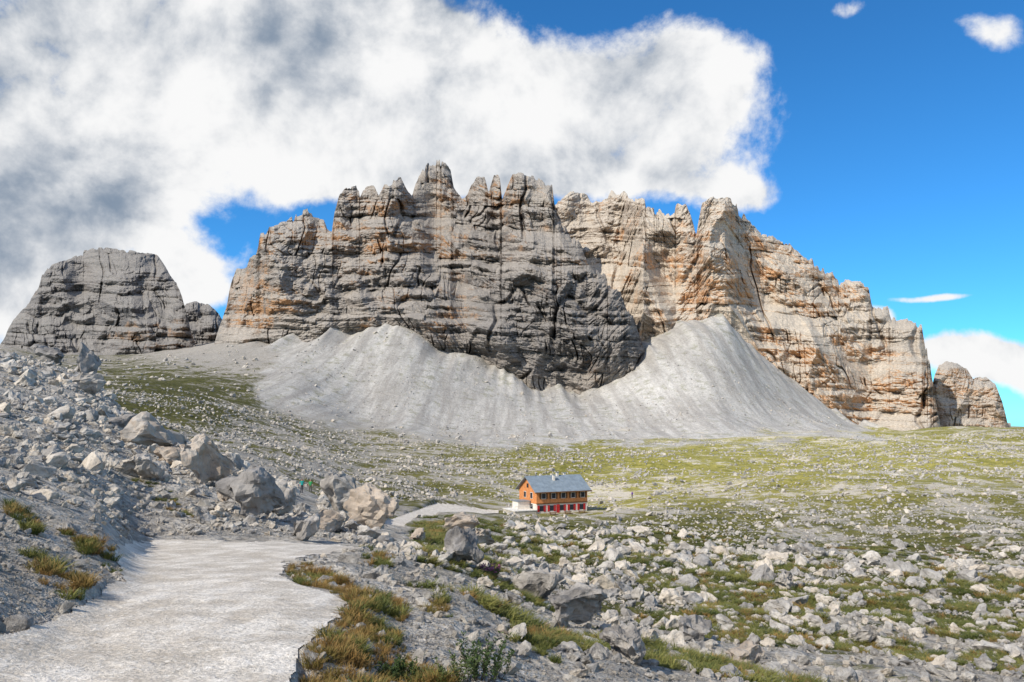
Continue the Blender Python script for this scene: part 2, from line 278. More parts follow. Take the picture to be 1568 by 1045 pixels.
# ---------- cliffs
def hsh(k,s): 
    v=np.sin(k*127.1+s*311.7)*43758.5453; return v-np.floor(v)
def cliff(name,ridge,base,dep,px0,px1,Nx,Ns,mat,zone,warm,dark_shade,seed,butt=1.0,jit=1.0,avg=1.0,below=55,rough=None):
    px=np.linspace(px0,px1,Nx); ra=np.array(ridge,float); ba=np.array(base,float); da=np.array(dep,float)
    q1=np.floor(px/9+1.5*pn(px/14,seed,2)); q2=np.floor(px/4+1.2*pn(px/7,seed,3))
    jm=0.35+1.3*sst(-.2,.4,pn(px/40,seed,40))
    yr=np.interp(px,ra[:,0],ra[:,1])+jit*(2.5*pn(px/9.,seed,1)+jm*(8*(hsh(q1,seed)-.6)+4.5*(hsh(q2,seed+1)-.5))+0.8*pn(px/1.5,seed,8))
    if rough is not None: yr=yr+rough(px)*(16*pn(px/16,seed,60)+12*(hsh(q1,seed+2)-.5)+6*(hsh(q2,seed+2)-.5))
    yr=gblur(yr,0.8,0)
    yb=np.interp(px,ba[:,0],ba[:,1]); D=np.interp(px,da[:,0],da[:,1])
    yr=np.minimum(yr,yb+below-2)
    s=np.linspace(0,1,Ns)[:,None]; y=(yb+below)+(yr-yb-below)*s; PXg=np.broadcast_to(px,y.shape)
    H=(yb-y)*D/F; Xw=np.broadcast_to((px-784)*D/F,y.shape)
    Hs=(640-y)*D.mean()/F
    flt=np.floor(Xw/75+0.5*pn(Xw/90,Hs/120,seed+70)+.4*pn(Hs/50,seed,3))
    Hw=Hs+16*pn(Hs/48,seed,11)+6*pn(Xw/130,Hs/160,seed)+2.0*pn(Xw/24,Hs/30,seed+3)+0.04*Xw+9*(hsh(flt,seed)-.5)
    def bands(T,sd_):
        q=Hw/T+0.5*pn(Hw/T/1.7,sd_,1); k=np.floor(q); return k,q-k
    k1,f1=bands(28.,seed); k2,f2=bands(11.,seed+4); k3,f3=bands(4.6,seed+5)
    w1=0.26+0.40*pn(Xw/60,k1*7.3,seed); w2=0.24+0.5*pn(Xw/32,k2*5.1,seed); w3=0.2+0.6*pn(Xw/15,k3*3.7,seed)
    m1=sst(1-w1-.1,1-w1+.05,f1)*(w1>0.05); m2_=sst(1-w2-.15,1-w2+.05,f2)*(w2>0.08); m3_=sst(1-w3-.2,1-w3,f3)*(w3>.1)
    mac=sst(0.02,0.5,pn(Xw/85+H/200,H/42,seed+.5)+.5*pn(Xw/30,H/18,seed+.9))
    m=np.clip(1.0*m1+0.8*m2_+0.55*m3_+mac*.7,0,1.5); g=(0.08+1.8*m)*zone(PXg,y)*avg
    dH=np.gradient(H,axis=0); acc=np.cumsum(g*dH*(H>0),axis=0)
    low=gblur(gblur(acc,14,0),22,1); slope=gblur(np.clip(np.gradient(low,axis=0)/np.maximum(dH,1e-4),0,2.5),8,1)
    low=low+slope*(H-gblur(H,22,1))
    hi=acc-gblur(acc,12,0); acc=low+np.clip(hi,-10,10)*1.8
    amp=butt*(0.7+0.3*sst(0,40,H))
    wx=Xw+14*pn(Xw/70,H/60,seed+7)+5*pn(Xw/25,H/20,seed+8)
    r1=1-2*np.abs(pn(wx/105+H/260,H/260,seed+10)); r1b=1-2*np.abs(pn(wx/46-H/150,H/95,seed+16))
    r2=1-2*np.abs(pn(wx/21,k1*.9+H/50,seed+11)); r3=1-2*np.abs(pn(wx/9,k2*2.7+H/22,seed+12))
    c1=np.abs(pn(Xw/28,H/15,seed+13)); c2=np.abs(pn(Xw/11,H/6,seed+14)); c3=np.abs(pn(Xw/4.6,H/2.6,seed+15)); c4_=pn(Xw/1.9,H/1.4,seed+19)
    rel=0.35+0.65*(1-mac)
    cm=sst(0.0,0.3,pn(Xw/40,H/40,seed+30))
    crack=sst(0.06,0.0,np.abs(pn(wx/30,H/90+k1*.3,seed+20)))*13*cm+sst(0.09,0.0,np.abs(pn(wx/12,k1*4.4+H/40,seed+21)))*5*cm+sst(0.04,0.0,np.abs(pn(wx/80,H/260,seed+24)))*16*sst(-.1,.2,pn(Xw/90,H/80,seed+31))
    dp=D+acc-amp*(38*r1+20*r1b+rel*(9*r2+2.8*r3+13*c1+8*c2+4*c3)+0.7*c4_)+crack*butt+(hsh(k3,seed)*1.9+hsh(k2,seed)*3.8)*butt*rel
    dp+=amp*30*(0.5)
    gy=np.arange(200,720); gx=np.arange(int(px0)-30,int(px1)+30); ry=np.interp(gx,px,yr)
    ry[gx<px0]=900; ry[gx>px1]=900
    mk=(gy[:,None]>ry[None,:]).astype(float); b1=gblur(gblur(mk,4,0),4,1); b2=gblur(gblur(mk,12,0),12,1)
    iy=np.clip(y-200,0,518.9); ix=np.clip(PXg-gx[0],0,len(gx)-1.1)
    def bl(B):
        i=iy.astype(int); j=ix.astype(int); a=iy-i; b=ix-j
        return B[i,j]*(1-a)*(1-b)+B[i+1,j]*a*(1-b)+B[i,j+1]*(1-a)*b+B[i+1,j+1]*a*b
    dp+=22*(1-bl(b1))+40*(1-bl(b2))
    a,b=ray(PXg,y); Xo=a*dp; Zo=b*dp; P3=np.stack([Xo,dp,Zo],-1)
    rows=[P3]; last=P3[-1]; zb=-10
    for dy,fz in ((10,0.93),(60,0.75),(200,0.35),(380,0.0)):
        q=last.copy(); q[:,1]+=dy; q[:,0]*=(1+dy/last[:,1]); q[:,2]=zb+(last[:,2]-zb)*fz; rows.append(q[None])
    P3=np.concatenate(rows,0)
    def ext(A): return np.concatenate([A]+[A[-1:]]*4,0)
    return mesh_np(name,P3.reshape(-1,3),gridfaces(P3.shape[0],Nx),[mat],{'warm':ext(warm(PXg,y)),'dark_shade':ext(dark_shade(PXg,y)),'ledge':ext(np.clip(.7*m1+.55*m2_+.35*m3_+mac*.9,0,1.2))},smooth=False)
def gs(px,y,cx,cy,rx,ry): return np.exp(-(((px-cx)/rx)**2+((y-cy)/ry)**2))
zero=lambda a,b:np.zeros(a.shape)
rA=[(318,560),(328,525),(338,495),(347,470),(352,440),(358,425),(362,414),(378,412),(382,400),(392,388),(399,364),(412,358),(420,348),(440,336),(470,323),(480,330),(496,336),(501,352),(508,356),(512,325),(519,299),(530,290),(545,287),(551,303),(560,283),(572,283),(580,299),(588,284),(600,283),(603,274),(614,273),(620,286),(631,302),(637,280),(648,262),(655,253),(668,249),(682,252),(690,260),(695,288),(707,305),(716,300),(722,283),(730,270),(742,272),(748,296),(756,270),(765,271),(769,308),(776,290),(785,267),(800,267),(815,272),(828,278),(845,281),(849,315),(856,335),(864,350),(882,372),(905,402),(922,428),(945,453),(965,480),(978,510),(988,545),(996,600)]
bA=[(300,530),(340,525),(430,513),(480,500),(560,485),(630,487),(680,510),(710,540),(760,562),(820,573),(860,586),(900,597),(930,577),(960,555),(1000,545)]
dA=[(300,930),(340,880),(430,858),(560,880),(700,860),(850,842),(905,840),(1000,865)]
def zA(px,y):
    z=np.full(px.shape,1.15)
    z=z*(1-0.7*sst(490,530,y)*(px>600)); z=z*(1-0.4*gs(px,y,860,500,110,60))
    z=z*(1-0.6*sst(330,300,y)); z=z*(1-0.6*gs(px,y,390,440,60,50)); z=z*(1+0.6*gs(px,y,700,400,200,60))
    return z
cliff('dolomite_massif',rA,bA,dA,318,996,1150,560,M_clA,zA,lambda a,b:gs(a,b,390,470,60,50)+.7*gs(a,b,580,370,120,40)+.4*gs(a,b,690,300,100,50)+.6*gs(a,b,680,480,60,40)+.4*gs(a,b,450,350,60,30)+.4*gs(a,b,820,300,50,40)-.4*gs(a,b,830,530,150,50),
   lambda a,b:np.clip(1.2*gs(a,b,840,510,180,95)+.45*gs(a,b,600,440,180,60)+.45*gs(a,b,720,350,140,50),0,1),2.3,rough=lambda p:sst(850,880,p))  # cloud shade over the lower central wall, painted into the rock
rB=[(790,400),(820,345),(845,318),(856,308),(870,298),(885,294),(898,299),(905,312),(930,306),(936,293),(945,300),(955,294),(975,305),(987,312),(990,323),(1010,328),(1030,330),(1037,318),(1050,314),(1057,330),(1066,358),(1070,336),(1075,312),(1090,306),(1118,303),(1125,313),(1135,330),(1150,345),(1160,355),(1175,363),(1182,357),(1195,365),(1215,380),(1235,400),(1255,410),(1275,418),(1285,432),(1310,430),(1330,440),(1335,465),(1360,475),(1365,490),(1395,492),(1412,500),(1418,530),(1425,560),(1430,600),(1438,640),(1446,690)]
bB=[(790,600),(950,560),(985,478),(1000,490),(1035,520),(1065,500),(1088,466),(1110,460),(1130,485),(1170,547),(1250,592),(1300,640),(1330,660),(1446,662)]
dB=[(790,960),(950,950),(985,950),(1100,975),(1200,950),(1320,950),(1446,900)]
def zB(px,y):
    z=np.full(px.shape,1.05)
    z=z*(1-0.5*sst(480,440,y)*sst(940,1000,px)); z=z*(1-0.6*gs(px,y,1340,560,120,70)); z=z*(1+0.5*gs(px,y,930,380,80,40))
    z=z*(1+0.5*gs(px,y,1280,485,110,22))
    return z
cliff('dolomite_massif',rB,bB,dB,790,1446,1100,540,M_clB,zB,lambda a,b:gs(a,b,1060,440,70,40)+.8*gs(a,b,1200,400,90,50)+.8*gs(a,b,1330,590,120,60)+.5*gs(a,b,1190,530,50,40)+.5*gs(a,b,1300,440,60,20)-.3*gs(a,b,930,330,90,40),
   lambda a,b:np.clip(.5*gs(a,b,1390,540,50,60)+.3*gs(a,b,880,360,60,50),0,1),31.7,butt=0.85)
rL=[(-60,640),(-20,560),(8,515),(20,490),(40,470),(60,440),(65,420),(80,408),(110,395),(140,383),(170,380),(200,385),(240,390),(250,405),(262,425),(275,445),(283,470),(292,505),(300,530),(325,545)]
cliff('rocky_peak',rL,[(-60,545),(150,548),(300,535),(325,535)],[(-60,1050),(325,985)],-60,325,560,330,M_clC,lambda a,b:np.full(a.shape,1.25),lambda a,b:.8*gs(a,b,230,510,80,25),zero,57.1,butt=0.7,jit=0.6)
cliff('rocky_peak',[(260,500),(275,480),(285,466),(300,462),(320,468),(335,480),(345,500),(365,530)],[(260,545),(365,545)],[(260,1500),(365,1500)],260,365,160,120,M_clC,lambda a,b:np.full(a.shape,0.9),zero,zero,77.1,butt=0.7,jit=.5)
cliff('rock_tower',[(1418,680),(1425,605),(1431,575),(1438,560),(1450,553),(1468,560),(1480,565),(1490,579),(1510,578),(1525,590),(1535,615),(1543,650),(1550,690)],[(1418,662),(1550,662)],[(1418,1150),(1550,1150)],1418,1550,300,200,M_clD,lambda a,b:np.full(a.shape,0.35),zero,zero,91.3,butt=0.6,jit=.7)

# ---------- rocks
def make_rock(name,seed,cuts,mat,flat=0.75,nz=0.07,npts=16):
    r=random.Random(seed); bm=bmesh.new()
    for i in range(npts):
        v=Vector((r.gauss(0,1),r.gauss(0,1),r.gauss(0,1))).normalized()*r.uniform(0.38,0.52); v.z*=flat; v.y*=0.85; bm.verts.new(v)
    g=bmesh.ops.convex_hull(bm,input=bm.verts[:]); 
    dele=[e for e in set(g['geom_interior']+g['geom_unused']) if isinstance(e,bmesh.types.BMVert)]
    if dele: bmesh.ops.delete(bm,geom=dele,context='VERTS')
    if cuts>1:
        bmesh.ops.bevel(bm,geom=bm.edges[:],offset=0.018,segments=1,affect='EDGES',clamp_overlap=True)
        bmesh.ops.triangulate(bm,faces=bm.faces[:])
        bmesh.ops.subdivide_edges(bm,edges=[e for e in bm.edges if e.calc_length()>0.05],cuts=cuts,use_grid_fill=True)
        bmesh.ops.triangulate(bm,faces=bm.faces[:])
        bm.normal_update(); off=Vector((seed*3.1,seed*1.7,0))
        for v in bm.verts:
            st=math.floor((v.co.z+0.2*v.co.x)*9+mnoise.noise(v.co*3)*0.8)
            d=mnoise.noise(v.co*3+off)*nz+mnoise.noise(v.co*8+off)*nz*0.45+(abs(mnoise.noise(v.co*5-off))*-nz*1.1)+mnoise.noise(v.co*22+off)*nz*0.2+mnoise.noise(Vector((st*3.7,seed,v.co.x*2)))*nz*0.35
            v.co+=v.normal*d
    me=bpy.data.meshes.new(name); bm.to_mesh(me); bm.free(); me.materials.append(mat)
    return me
def coll(name,meshes):
    c=bpy.data.collections.new(name)
    for i,me in enumerate(meshes): c.objects.link(bpy.data.objects.new(f'{name}_{i:02d}',me))
    return c
def scatter(name,pts,rot,scl,idx,c):
    me=bpy.data.meshes.new(name); n=len(pts); me.vertices.add(n); me.vertices.foreach_set('co',np.ascontiguousarray(pts,dtype=np.float32).ravel())
    for an,av in (('rot',rot),('scl',scl)):
        a=me.attributes.new(an,'FLOAT_VECTOR','POINT'); a.data.foreach_set('vector',np.ascontiguousarray(av,dtype=np.float32).ravel())
    a=me.attributes.new('idx','INT','POINT'); a.data.foreach_set('value',np.ascontiguousarray(idx,dtype=np.int32))
    ob=bpy.data.objects.new(name,me); COL.objects.link(ob)
    ng=bpy.data.node_groups.new(name+'_gn','GeometryNodeTree')
    ng.interface.new_socket('Geometry',in_out='INPUT',socket_type='NodeSocketGeometry'); ng.interface.new_socket('Geometry',in_out='OUTPUT',socket_type='NodeSocketGeometry')
    gi=ng.nodes.new('NodeGroupInput'); go=ng.nodes.new('NodeGroupOutput'); ip=ng.nodes.new('GeometryNodeInstanceOnPoints')
    ci=ng.nodes.new('GeometryNodeCollectionInfo'); ci.inputs['Collection'].default_value=c; ci.inputs['Separate Children'].default_value=True; ci.inputs['Reset Children'].default_value=True
    def na(nm,dt):
        x=ng.nodes.new('GeometryNodeInputNamedAttribute'); x.data_type=dt; x.inputs['Name'].default_value=nm; return x.outputs[0]
    er=ng.nodes.new('FunctionNodeEulerToRotation'); ng.links.new(na('rot','FLOAT_VECTOR'),er.inputs[0])
    ng.links.new(gi.outputs[0],ip.inputs['Points']); ng.links.new(ci.outputs[0],ip.inputs['Instance']); ip.inputs['Pick Instance'].default_value=True
    ng.links.new(na('idx','INT'),ip.inputs['Instance Index']); ng.links.new(er.outputs[0],ip.inputs['Rotation']); ng.links.new(na('scl','FLOAT_VECTOR'),ip.inputs['Scale'])
    ng.links.new(ip.outputs[0],go.inputs[0])
    md=ob.modifiers.new('scatter','NODES'); md.node_group=ng; return ob
C_hi=coll('rock_proto',[make_rock(f'rock_hi{i}',i+1,3,M_rock,0.55+0.3*random.random(),0.08) for i in range(10)])
C_lo=coll('rock_small_proto',[make_rock(f'rock_lo{i}',i+31,1,M_rock,0.75,npts=12) for i in range(10)])
C_pb=coll('pebble_proto',[make_rock(f'peb{i}',i+61,1,M_peb if i%3 else M_rock,0.6,npts=13) for i in range(9)])
def place(n,dlo,dhi,tlo,thi,smin,smax,powr,keep,c,name,absolute=False,flat=1.0,sink=0.12,cap=99):
    d=np.exp(rng.uniform(math.log(dlo),math.log(dhi),n)); t=rng.uniform(tlo,thi,n)
    k=keep(t,d)>rng.uniform(0,1,n); d=d[k]; t=t[k]; n=len(d)
    u=rng.uniform(0,1,n); s=smin*(1-u*(1-(smin/smax)**powr))**(-1/powr)
    if not absolute: s=s*d/F
    s=np.where(s>cap,cap*rng.uniform(.4,1,n),s)
    x=t*d; z=tz(t,d)+s*sink
    sc=np.stack([s*rng.uniform(.8,1.35,n),s*rng.uniform(.8,1.2,n),s*rng.uniform(.75,1.25,n)*flat],-1)
    rot=np.stack([rng.uniform(-.7,.7,n),rng.uniform(-.7,.7,n),rng.uniform(0,6.28,n)],-1)
    return scatter(name,np.stack([x,d,z],-1),rot,sc,rng.integers(0,10,n),c)
hutm=(np.hypot(X-(HX+3),Y-(HD+4))<13).astype(float)
clr=(((PX>575)&(PX<770)&(PY>768)&(PY<832)&(DD>30))|((PX>950)&(PX<988)&(PY>748)&(PY<790)&(DD>90))|((PX>452)&(PX<482)&(PY>748)&(PY<790)&(DD>45))).astype(float)
def keep_mid(t,d):
    g=lk(grass,t,d); n=pn(t*d/18,d/18,2)+0.6*pn(t*d/4,d/4,5)+pn(t*d/60,d/60,12)
    k=np.clip(np.where(d<130,1.05,0.85)-1.8*(g-0.44)+n*1.0,0.04,1)*np.where(d>110,0.9,1)
    return k*(lk(pathm,t,d)<0.1)*(1-0.93*lk(scree,t,d))*(lk(hutm,t,d)<0.5)*(1-.97*lk(clr,t,d))
place(74000,22,480,-.72,.72,2.6,30,2.4,keep_mid,C_lo,'rock_field',cap=2.2)
place(5000,9,110,-.72,.72,12,58,2.3,lambda t,d:keep_mid(t,d)*(0.35+0.65*((d>16)|(t>0.05))),C_hi,'boulder_field',cap=2.6)
place(2200,130,860,-.72,.1,5,16,2.2,lambda t,d:np.clip(.5+1.5*pn(t*d/40,d/70,22),0,1)*(1-.9*lk(scree,t,d))*(1-lk(clr,t,d))*(lk(hutm,t,d)<.5),C_hi,'slope_boulders',cap=6.5)
place(9000,420,840,-.33,.42,1.8,5.5,3,lambda t,d:lk(scree,t,d)*np.clip(.25+1.2*pn(t*d/14,d/90,25),0.02,1),C_lo,'talus_blocks',cap=4)
place(16000,4,26,-.72,.75,0.03,0.30,1.7,lambda t,d:(lk(pathm,t,d)<0.15)*np.clip(0.75+pn(t*d/1.2,d/1.2,8)*1.3,0.06,1),C_lo,'loose_stones',absolute=True)
place(90000,2.6,26,-.72,.6,0.012,0.07,1.8,lambda t,d:(lk(pathm,t,d)<0.35)*np.clip(0.9+pn(t*d/.8,d/.8,18)*1.0,0.1,1),C_pb,'gravel_stones',absolute=True)
place(60000,2.6,22,-.72,.1,0.008,0.045,2.3,lambda t,d:(lk(pathm,t,d)>0.5)*np.clip(0.3+pn(t*d/.6,d/1.5,28)*.9+.7*(lk(sd,t,d)<22),.08,1),C_pb,'path_pebbles',absolute=True)

def find(px,py,hint):
    t=(px-784)/F/1.012; j=int((t-T0)/(T1-T0)*(NT-1)); c=np.abs(PY[:,j]-py)/18+np.abs(np.log(dd/hint))*1.2
    i=int(np.argmin(c)); d=dd[i]; return ray(px,py)[0]*d,d,Z[i,j]
heroes=[(828,925,78,74,20),(706,868,85,62,28),(705,815,62,34,60),(564,812,96,76,36),(524,785,80,84,45),(458,828,70,60,24),(378,795,130,95,30),(298,742,95,80,36),(222,690,125,62,48),(210,735,62,50,34),
 (965,1018,100,60,13),(890,968,110,72,16),(1150,1030,82,50,15),(1065,985,75,42,20),(735,845,60,35,35),(180,660,70,35,60),(345,775,50,45,30),(120,600,60,40,110),(60,545,80,40,125),(128,575,40,60,118),(640,832,40,30,30),(1210,905,50,28,40),(1330,990,60,35,22),(495,815,60,46,26),(420,790,60,56,40),(1440,930,45,25,35),(250,715,60,40,42)]
for i,(px,py,w,h,hint) in enumerate(heroes):
    x,y,z=find(px,py,hint); k=y/F
    me=make_rock('boulder_mesh',200+i*3,6,M_bould,0.8,0.12,npts=11+i%4)
    o=bpy.data.objects.new('boulder',me); COL.objects.link(o)
    o.location=(x,y+w*k*0.3,z+h*k*0.38); o.scale=(w*k*1.12,w*k*0.95,h*k*1.45); o.rotation_euler=(random.uniform(-.12,.12),random.uniform(-.12,.12),random.uniform(0,6.28))

# ---------- grass
def clump(name,seed,mat,nb,rad,h,wid,lean):
    r=np.random.default_rng(seed); Vs=[];Fs=[]
    for i in range(nb):
        a=r.uniform(0,6.28); q=rad*math.sqrt(r.uniform()); bx,by=q*math.cos(a),q*math.sin(a)
        la=a+r.uniform(-1.6,1.6); L=h*r.uniform(.35,1.1); ln=lean*r.uniform(.2,1.4); wa=r.uniform(0,6.28); wx,wy=wid*math.cos(wa),wid*math.sin(wa)
        b=len(Vs)
        for k,f in enumerate((0,.4,.75)):
            cx=bx+math.cos(la)*ln*L*f*f; cy=by+math.sin(la)*ln*L*f*f; cz=L*f*(1-.25*ln*f); ww=1-f*.6
            Vs+= [(cx-wx*ww,cy-wy*ww,cz),(cx+wx*ww,cy+wy*ww,cz)]
        Vs.append((bx+math.cos(la)*ln*L,by+math.sin(la)*ln*L,L*(1-.3*ln)))
        Fs+=[(b,b+1,b+3,b+2),(b+2,b+3,b+5,b+4),(b+4,b+5,b+6)]
    me=bpy.data.meshes.new(name); me.from_pydata(Vs,[],Fs); me.materials.append(mat); return me
C_gr=coll('grass_proto',[clump(f'g{i}',i,M_gr if i<3 else M_st,100,0.45,1.0,0.024,0.8) for i in range(6)])
def verge(name,polys,n,smin,smax,straw,dmax,dmin=0):
    m=(DD<dmax)&(DD>dmin)&(pathm<0.5); ii=np.where(m.ravel())[0]
    ok=np.zeros(len(ii),bool); jx2=(pn(X*2,Y*2,30)*24+pn(X*6,Y*6,30)*14).ravel()[ii]
    for po in polys: ok|=sdpoly(PX.ravel()[ii]+jx2,PY.ravel()[ii]+jx2*.5,po)>0
    ii=ii[ok]; 
    if len(ii)==0: return
    wgt=(DD.ravel()[ii])**1.0; wgt/=wgt.sum(); ch=rng.choice(ii,n,p=wgt)
    t=TT.ravel()[ch]+rng.uniform(-.001,.001,n); d=DD.ravel()[ch]*(1+rng.uniform(-.004,.004,n))
    s=rng.uniform(smin,smax,n)*(0.6+0.8*np.clip(0.5+pn(t*d*1.6,d*1.6,7),0,1)); z=tz(t,d)-0.01
    rot=np.stack([rng.uniform(-.25,.25,n),rng.uniform(-.25,.25,n),rng.uniform(0,6.28,n)],-1)
    st=(pn(t*d*1.1,d*1.1,17)*1.6+straw)>rng.uniform(0,1,n)
    idx=np.where(st,rng.integers(3,6,n),rng.integers(0,3,n))
    scatter(name,np.stack([t*d,d,z],-1),rot,np.stack([s*1.25,s*1.25,s],-1),idx,C_gr)
verge('grass_verge',[[(545,930),(575,945),(600,975),(650,1010),(690,1060),(700,1200),(440,1200),(455,1045),(480,1000),(520,960)],[(425,868),(470,862),(520,885),(560,910),(590,925),(560,940),(530,918),(470,905)],
  [(560,905),(600,915),(620,940),(590,945)]],950,0.045,0.13,0.60,14)
verge('grass_tufts',[[(85,905),(110,880),(150,905),(155,935),(110,935)],[(150,850),(180,840),(192,885),(165,880)],[(30,840),(70,850),(90,900),(60,900)],[(0,760),(50,790),(70,830),(20,800)],[(100,810),(150,830),(165,860),(120,845)],[(645,920),(680,915),(690,945),(655,940)],[(190,720),(240,740),(290,790),(250,780)],[(780,960),(850,985),(840,1010),(790,985)],[(560,850),(590,852),(600,870),(570,870)]],420,0.06,0.16,0.5,40)
n=15000; d=np.exp(rng.uniform(math.log(12),math.log(120),n)); t=rng.uniform(-.12,.7,n)
k=(lk(pathm,t,d)<.1)&(pn(t*d/7,d/7,3)+lk(grass,t,d)>0.38); d=d[k];t=t[k]; n=len(d); s=rng.uniform(.10,.24,n)*np.clip(d/25,.8,2.0)
scatter('meadow_grass',np.stack([t*d,d,tz(t,d)-.02],-1),np.stack([rng.uniform(-.2,.2,n),rng.uniform(-.2,.2,n),rng.uniform(0,6.28,n)],-1),np.stack([s*2,s*2,s*.8],-1),np.where(rng.uniform(0,1,n)<.15,3,rng.integers(0,3,n)),C_gr)
def shrub(name,px,py,hint,h,w,nst,mat,leaf=0.018,seed=1,fl=None):
    x0,y0,z0=find(px,py,hint); r=np.random.default_rng(seed); Vs=[];Fs=[];mi=[]
    for i in range(nst):
        a=r.uniform(0,6.28); q=w*0.5*r.uniform(); L=h*r.uniform(.5,1); p=np.array([q*math.cos(a),q*math.sin(a),-.02]); dr=np.array([math.cos(a)*.35,math.sin(a)*.35,1.])
        pts=[p.copy()]
        for k in range(9):
            dr=dr+r.normal(0,.10,3)*[1,1,.2]; dr/=np.linalg.norm(dr); p=p+dr*L/9; pts.append(p.copy())
        for k in range(9):
            b=len(Vs); ww=.0035*(1-k/11)
            for q_,pp in ((0,pts[k]),(1,pts[k+1])):
                for an in (0,2.1,4.2): Vs.append(tuple(pp+np.array([ww*math.cos(an),ww*math.sin(an),0])))
            for an in range(3): Fs.append((b+an,b+(an+1)%3,b+3+(an+1)%3,b+3+an)); mi.append(1)
            if k>1:
                for _ in range(5):
                    la=r.uniform(0,6.28); el=r.uniform(.1,1.1); v=np.array([math.cos(la)*math.cos(el),math.sin(la)*math.cos(el),math.sin(el)])*leaf*r.uniform(1.2,2.4)
                    sd_=np.cross(v,r.normal(size=3)); sd_=sd_/np.linalg.norm(sd_)*leaf*.35; c=pts[k]+(pts[k+1]-pts[k])*r.uniform()
                    b=len(Vs); Vs+= [tuple(c),tuple(c+v*.5+sd_),tuple(c+v),tuple(c+v*.5-sd_)]; Fs.append((b,b+1,b+2,b+3)); mi.append(2 if (fl and k>6) else 0)
    me=bpy.data.meshes.new(name); me.from_pydata(Vs,[],Fs); me.materials.append(mat); me.materials.append(M_stem); me.materials.append(M_purple)
    me.polygons.foreach_set('material_index',mi); o=bpy.data.objects.new(name,me); COL.objects.link(o); o.location=(x0,y0,z0)
M_stem=flatmat('shrub_stem',(0.10,0.07,0.04))
shrub('willow_shrub',735,1040,5.5,0.46,0.34,30,M_leaf,0.02,3)
shrub('willow_shrub',700,1050,5.2,0.30,0.25,16,M_leaf,0.018,4)
shrub('willow_shrub',600,1035,5.0,0.16,0.35,40,M_leaf,0.014,5)
shrub('purple_wildflowers',748,882,17,0.35,0.6,50,M_leaf,0.03,6,True)

# ---------- hut
M_orange=flatmat('orange_wood',(0.62,0.25,0.09),0.7,0.15,2.0); M_white=flatmat('white_plaster',(0.74,0.68,0.60),0.85,0.1)
M_red=flatmat('red_paint',(0.45,0.03,0.03),0.5,0.1); M_roof=flatmat('roof_sheet',(0.25,0.30,0.34),0.45,0.12,1.0,0.2); M_dk=flatmat('window_glass',(0.03,0.035,0.045),0.15,0.1)
M_wood=flatmat('brown_wood',(0.16,0.075,0.03),0.7,0.2); M_stone=flatmat('stone_wall_mat',(0.46,0.42,0.35),0.9,0.25,1.5); M_trim=flatmat('white_trim',(0.7,0.68,0.63))
hut=bpy.data.objects.new('mountain_hut',None); COL.objects.link(hut); hut.location=(HX,HD,HZ-0.25); hut.rotation_euler=(0,0,math.radians(24))
def part(name,V_,F_,mat,par,bev=0):
    me=bpy.data.meshes.new(name); me.from_pydata(V_,[],F_); me.materials.append(mat); me.update()
    bm=bmesh.new(); bm.from_mesh(me); bmesh.ops.recalc_face_normals(bm,faces=bm.faces[:]); bm.to_mesh(me); bm.free()
    o=bpy.data.objects.new(name,me); COL.objects.link(o)
    if par: o.parent=par
    return o
def box(name,x0,x1,y0,y1,z0,z1,mat,par):
    v=[(x,y,z) for z in (z0,z1) for y in (y0,y1) for x in (x0,x1)]
    return part(name,v,[(0,1,3,2),(4,5,7,6),(0,1,5,4),(2,3,7,6),(0,2,6,4),(1,3,7,5)],mat,par)
HL,HW=12.6,9.0; F1=2.35; EA=5.3; RG=8.0
box('ground_floor_walls',0,HL,0,HW,-1.5,F1,M_white,hut)
y0=-.08
part('upper_walls',[(-.08,y0,F1),(HL+.08,y0,F1),(HL+.08,HW+.08,F1),(-.08,HW+.08,F1),(-.08,y0,EA),(HL+.08,y0,EA),(HL+.08,HW+.08,EA),(-.08,HW+.08,EA),(-.08,HW/2,RG-.15),(HL+.08,HW/2,RG-.15)],
     [(0,1,5,4),(2,3,7,6),(0,4,8,7,3),(1,2,6,9,5),(4,5,9,8),(6,7,8,9),(0,3,2,1)],M_orange,hut)
sl=(RG-EA)/(HW/2); ov=.9; th=.18
for nm,sg in (('roof_front',1),('roof_back',-1)):
    ye=-ov if sg==1 else HW+ov; ze=EA-ov*sl; ym=HW/2
    v=[(-.8,ye,ze),(HL+.8,ye,ze),(HL+.8,ym,RG),(-.8,ym,RG)]; v+=[(a,b,c+th) for a,b,c in v]
    part(nm,v,[(0,1,2,3),(4,5,6,7),(0,1,5,4),(1,2,6,5),(2,3,7,6),(3,0,4,7)],M_roof,hut)
for i in range(15):
    x=-.6+i*(HL+1.2)/14; v=[(x-.03,-ov,EA-ov*sl+th+.002),(x+.03,-ov,EA-ov*sl+th+.002),(x+.03,HW/2,RG+th+.002),(x-.03,HW/2,RG+th+.002)]; v+=[(a,b,c+.06) for a,b,c in v]
    part(f'roof_seam_{i}',v,[(0,1,2,3),(4,5,6,7),(0,1,5,4),(1,2,6,5),(2,3,7,6),(3,0,4,7)],M_roof,hut)
for i,(x,y) in enumerate(((7.0,4.0),(9.2,4.6),(5.4,2.6))):
    box(f'chimney_{i}',x,x+.5,y,y+.5,RG-1.2,RG+.75-.5*i*.4,M_white,hut); box(f'chimney_cap_{i}',x-.08,x+.58,y-.08,y+.58,RG+.76-.5*i*.4,RG+.85-.5*i*.4,M_roof,hut)
box('floor_band',-.14,HL+.14,-.16,-.082,F1-.1,F1+.12,M_wood,hut)
box('eave_fascia',-.85,HL+.85,-ov-.06,-ov-.003,EA-ov*sl-.05,EA-ov*sl+.2,M_wood,hut)
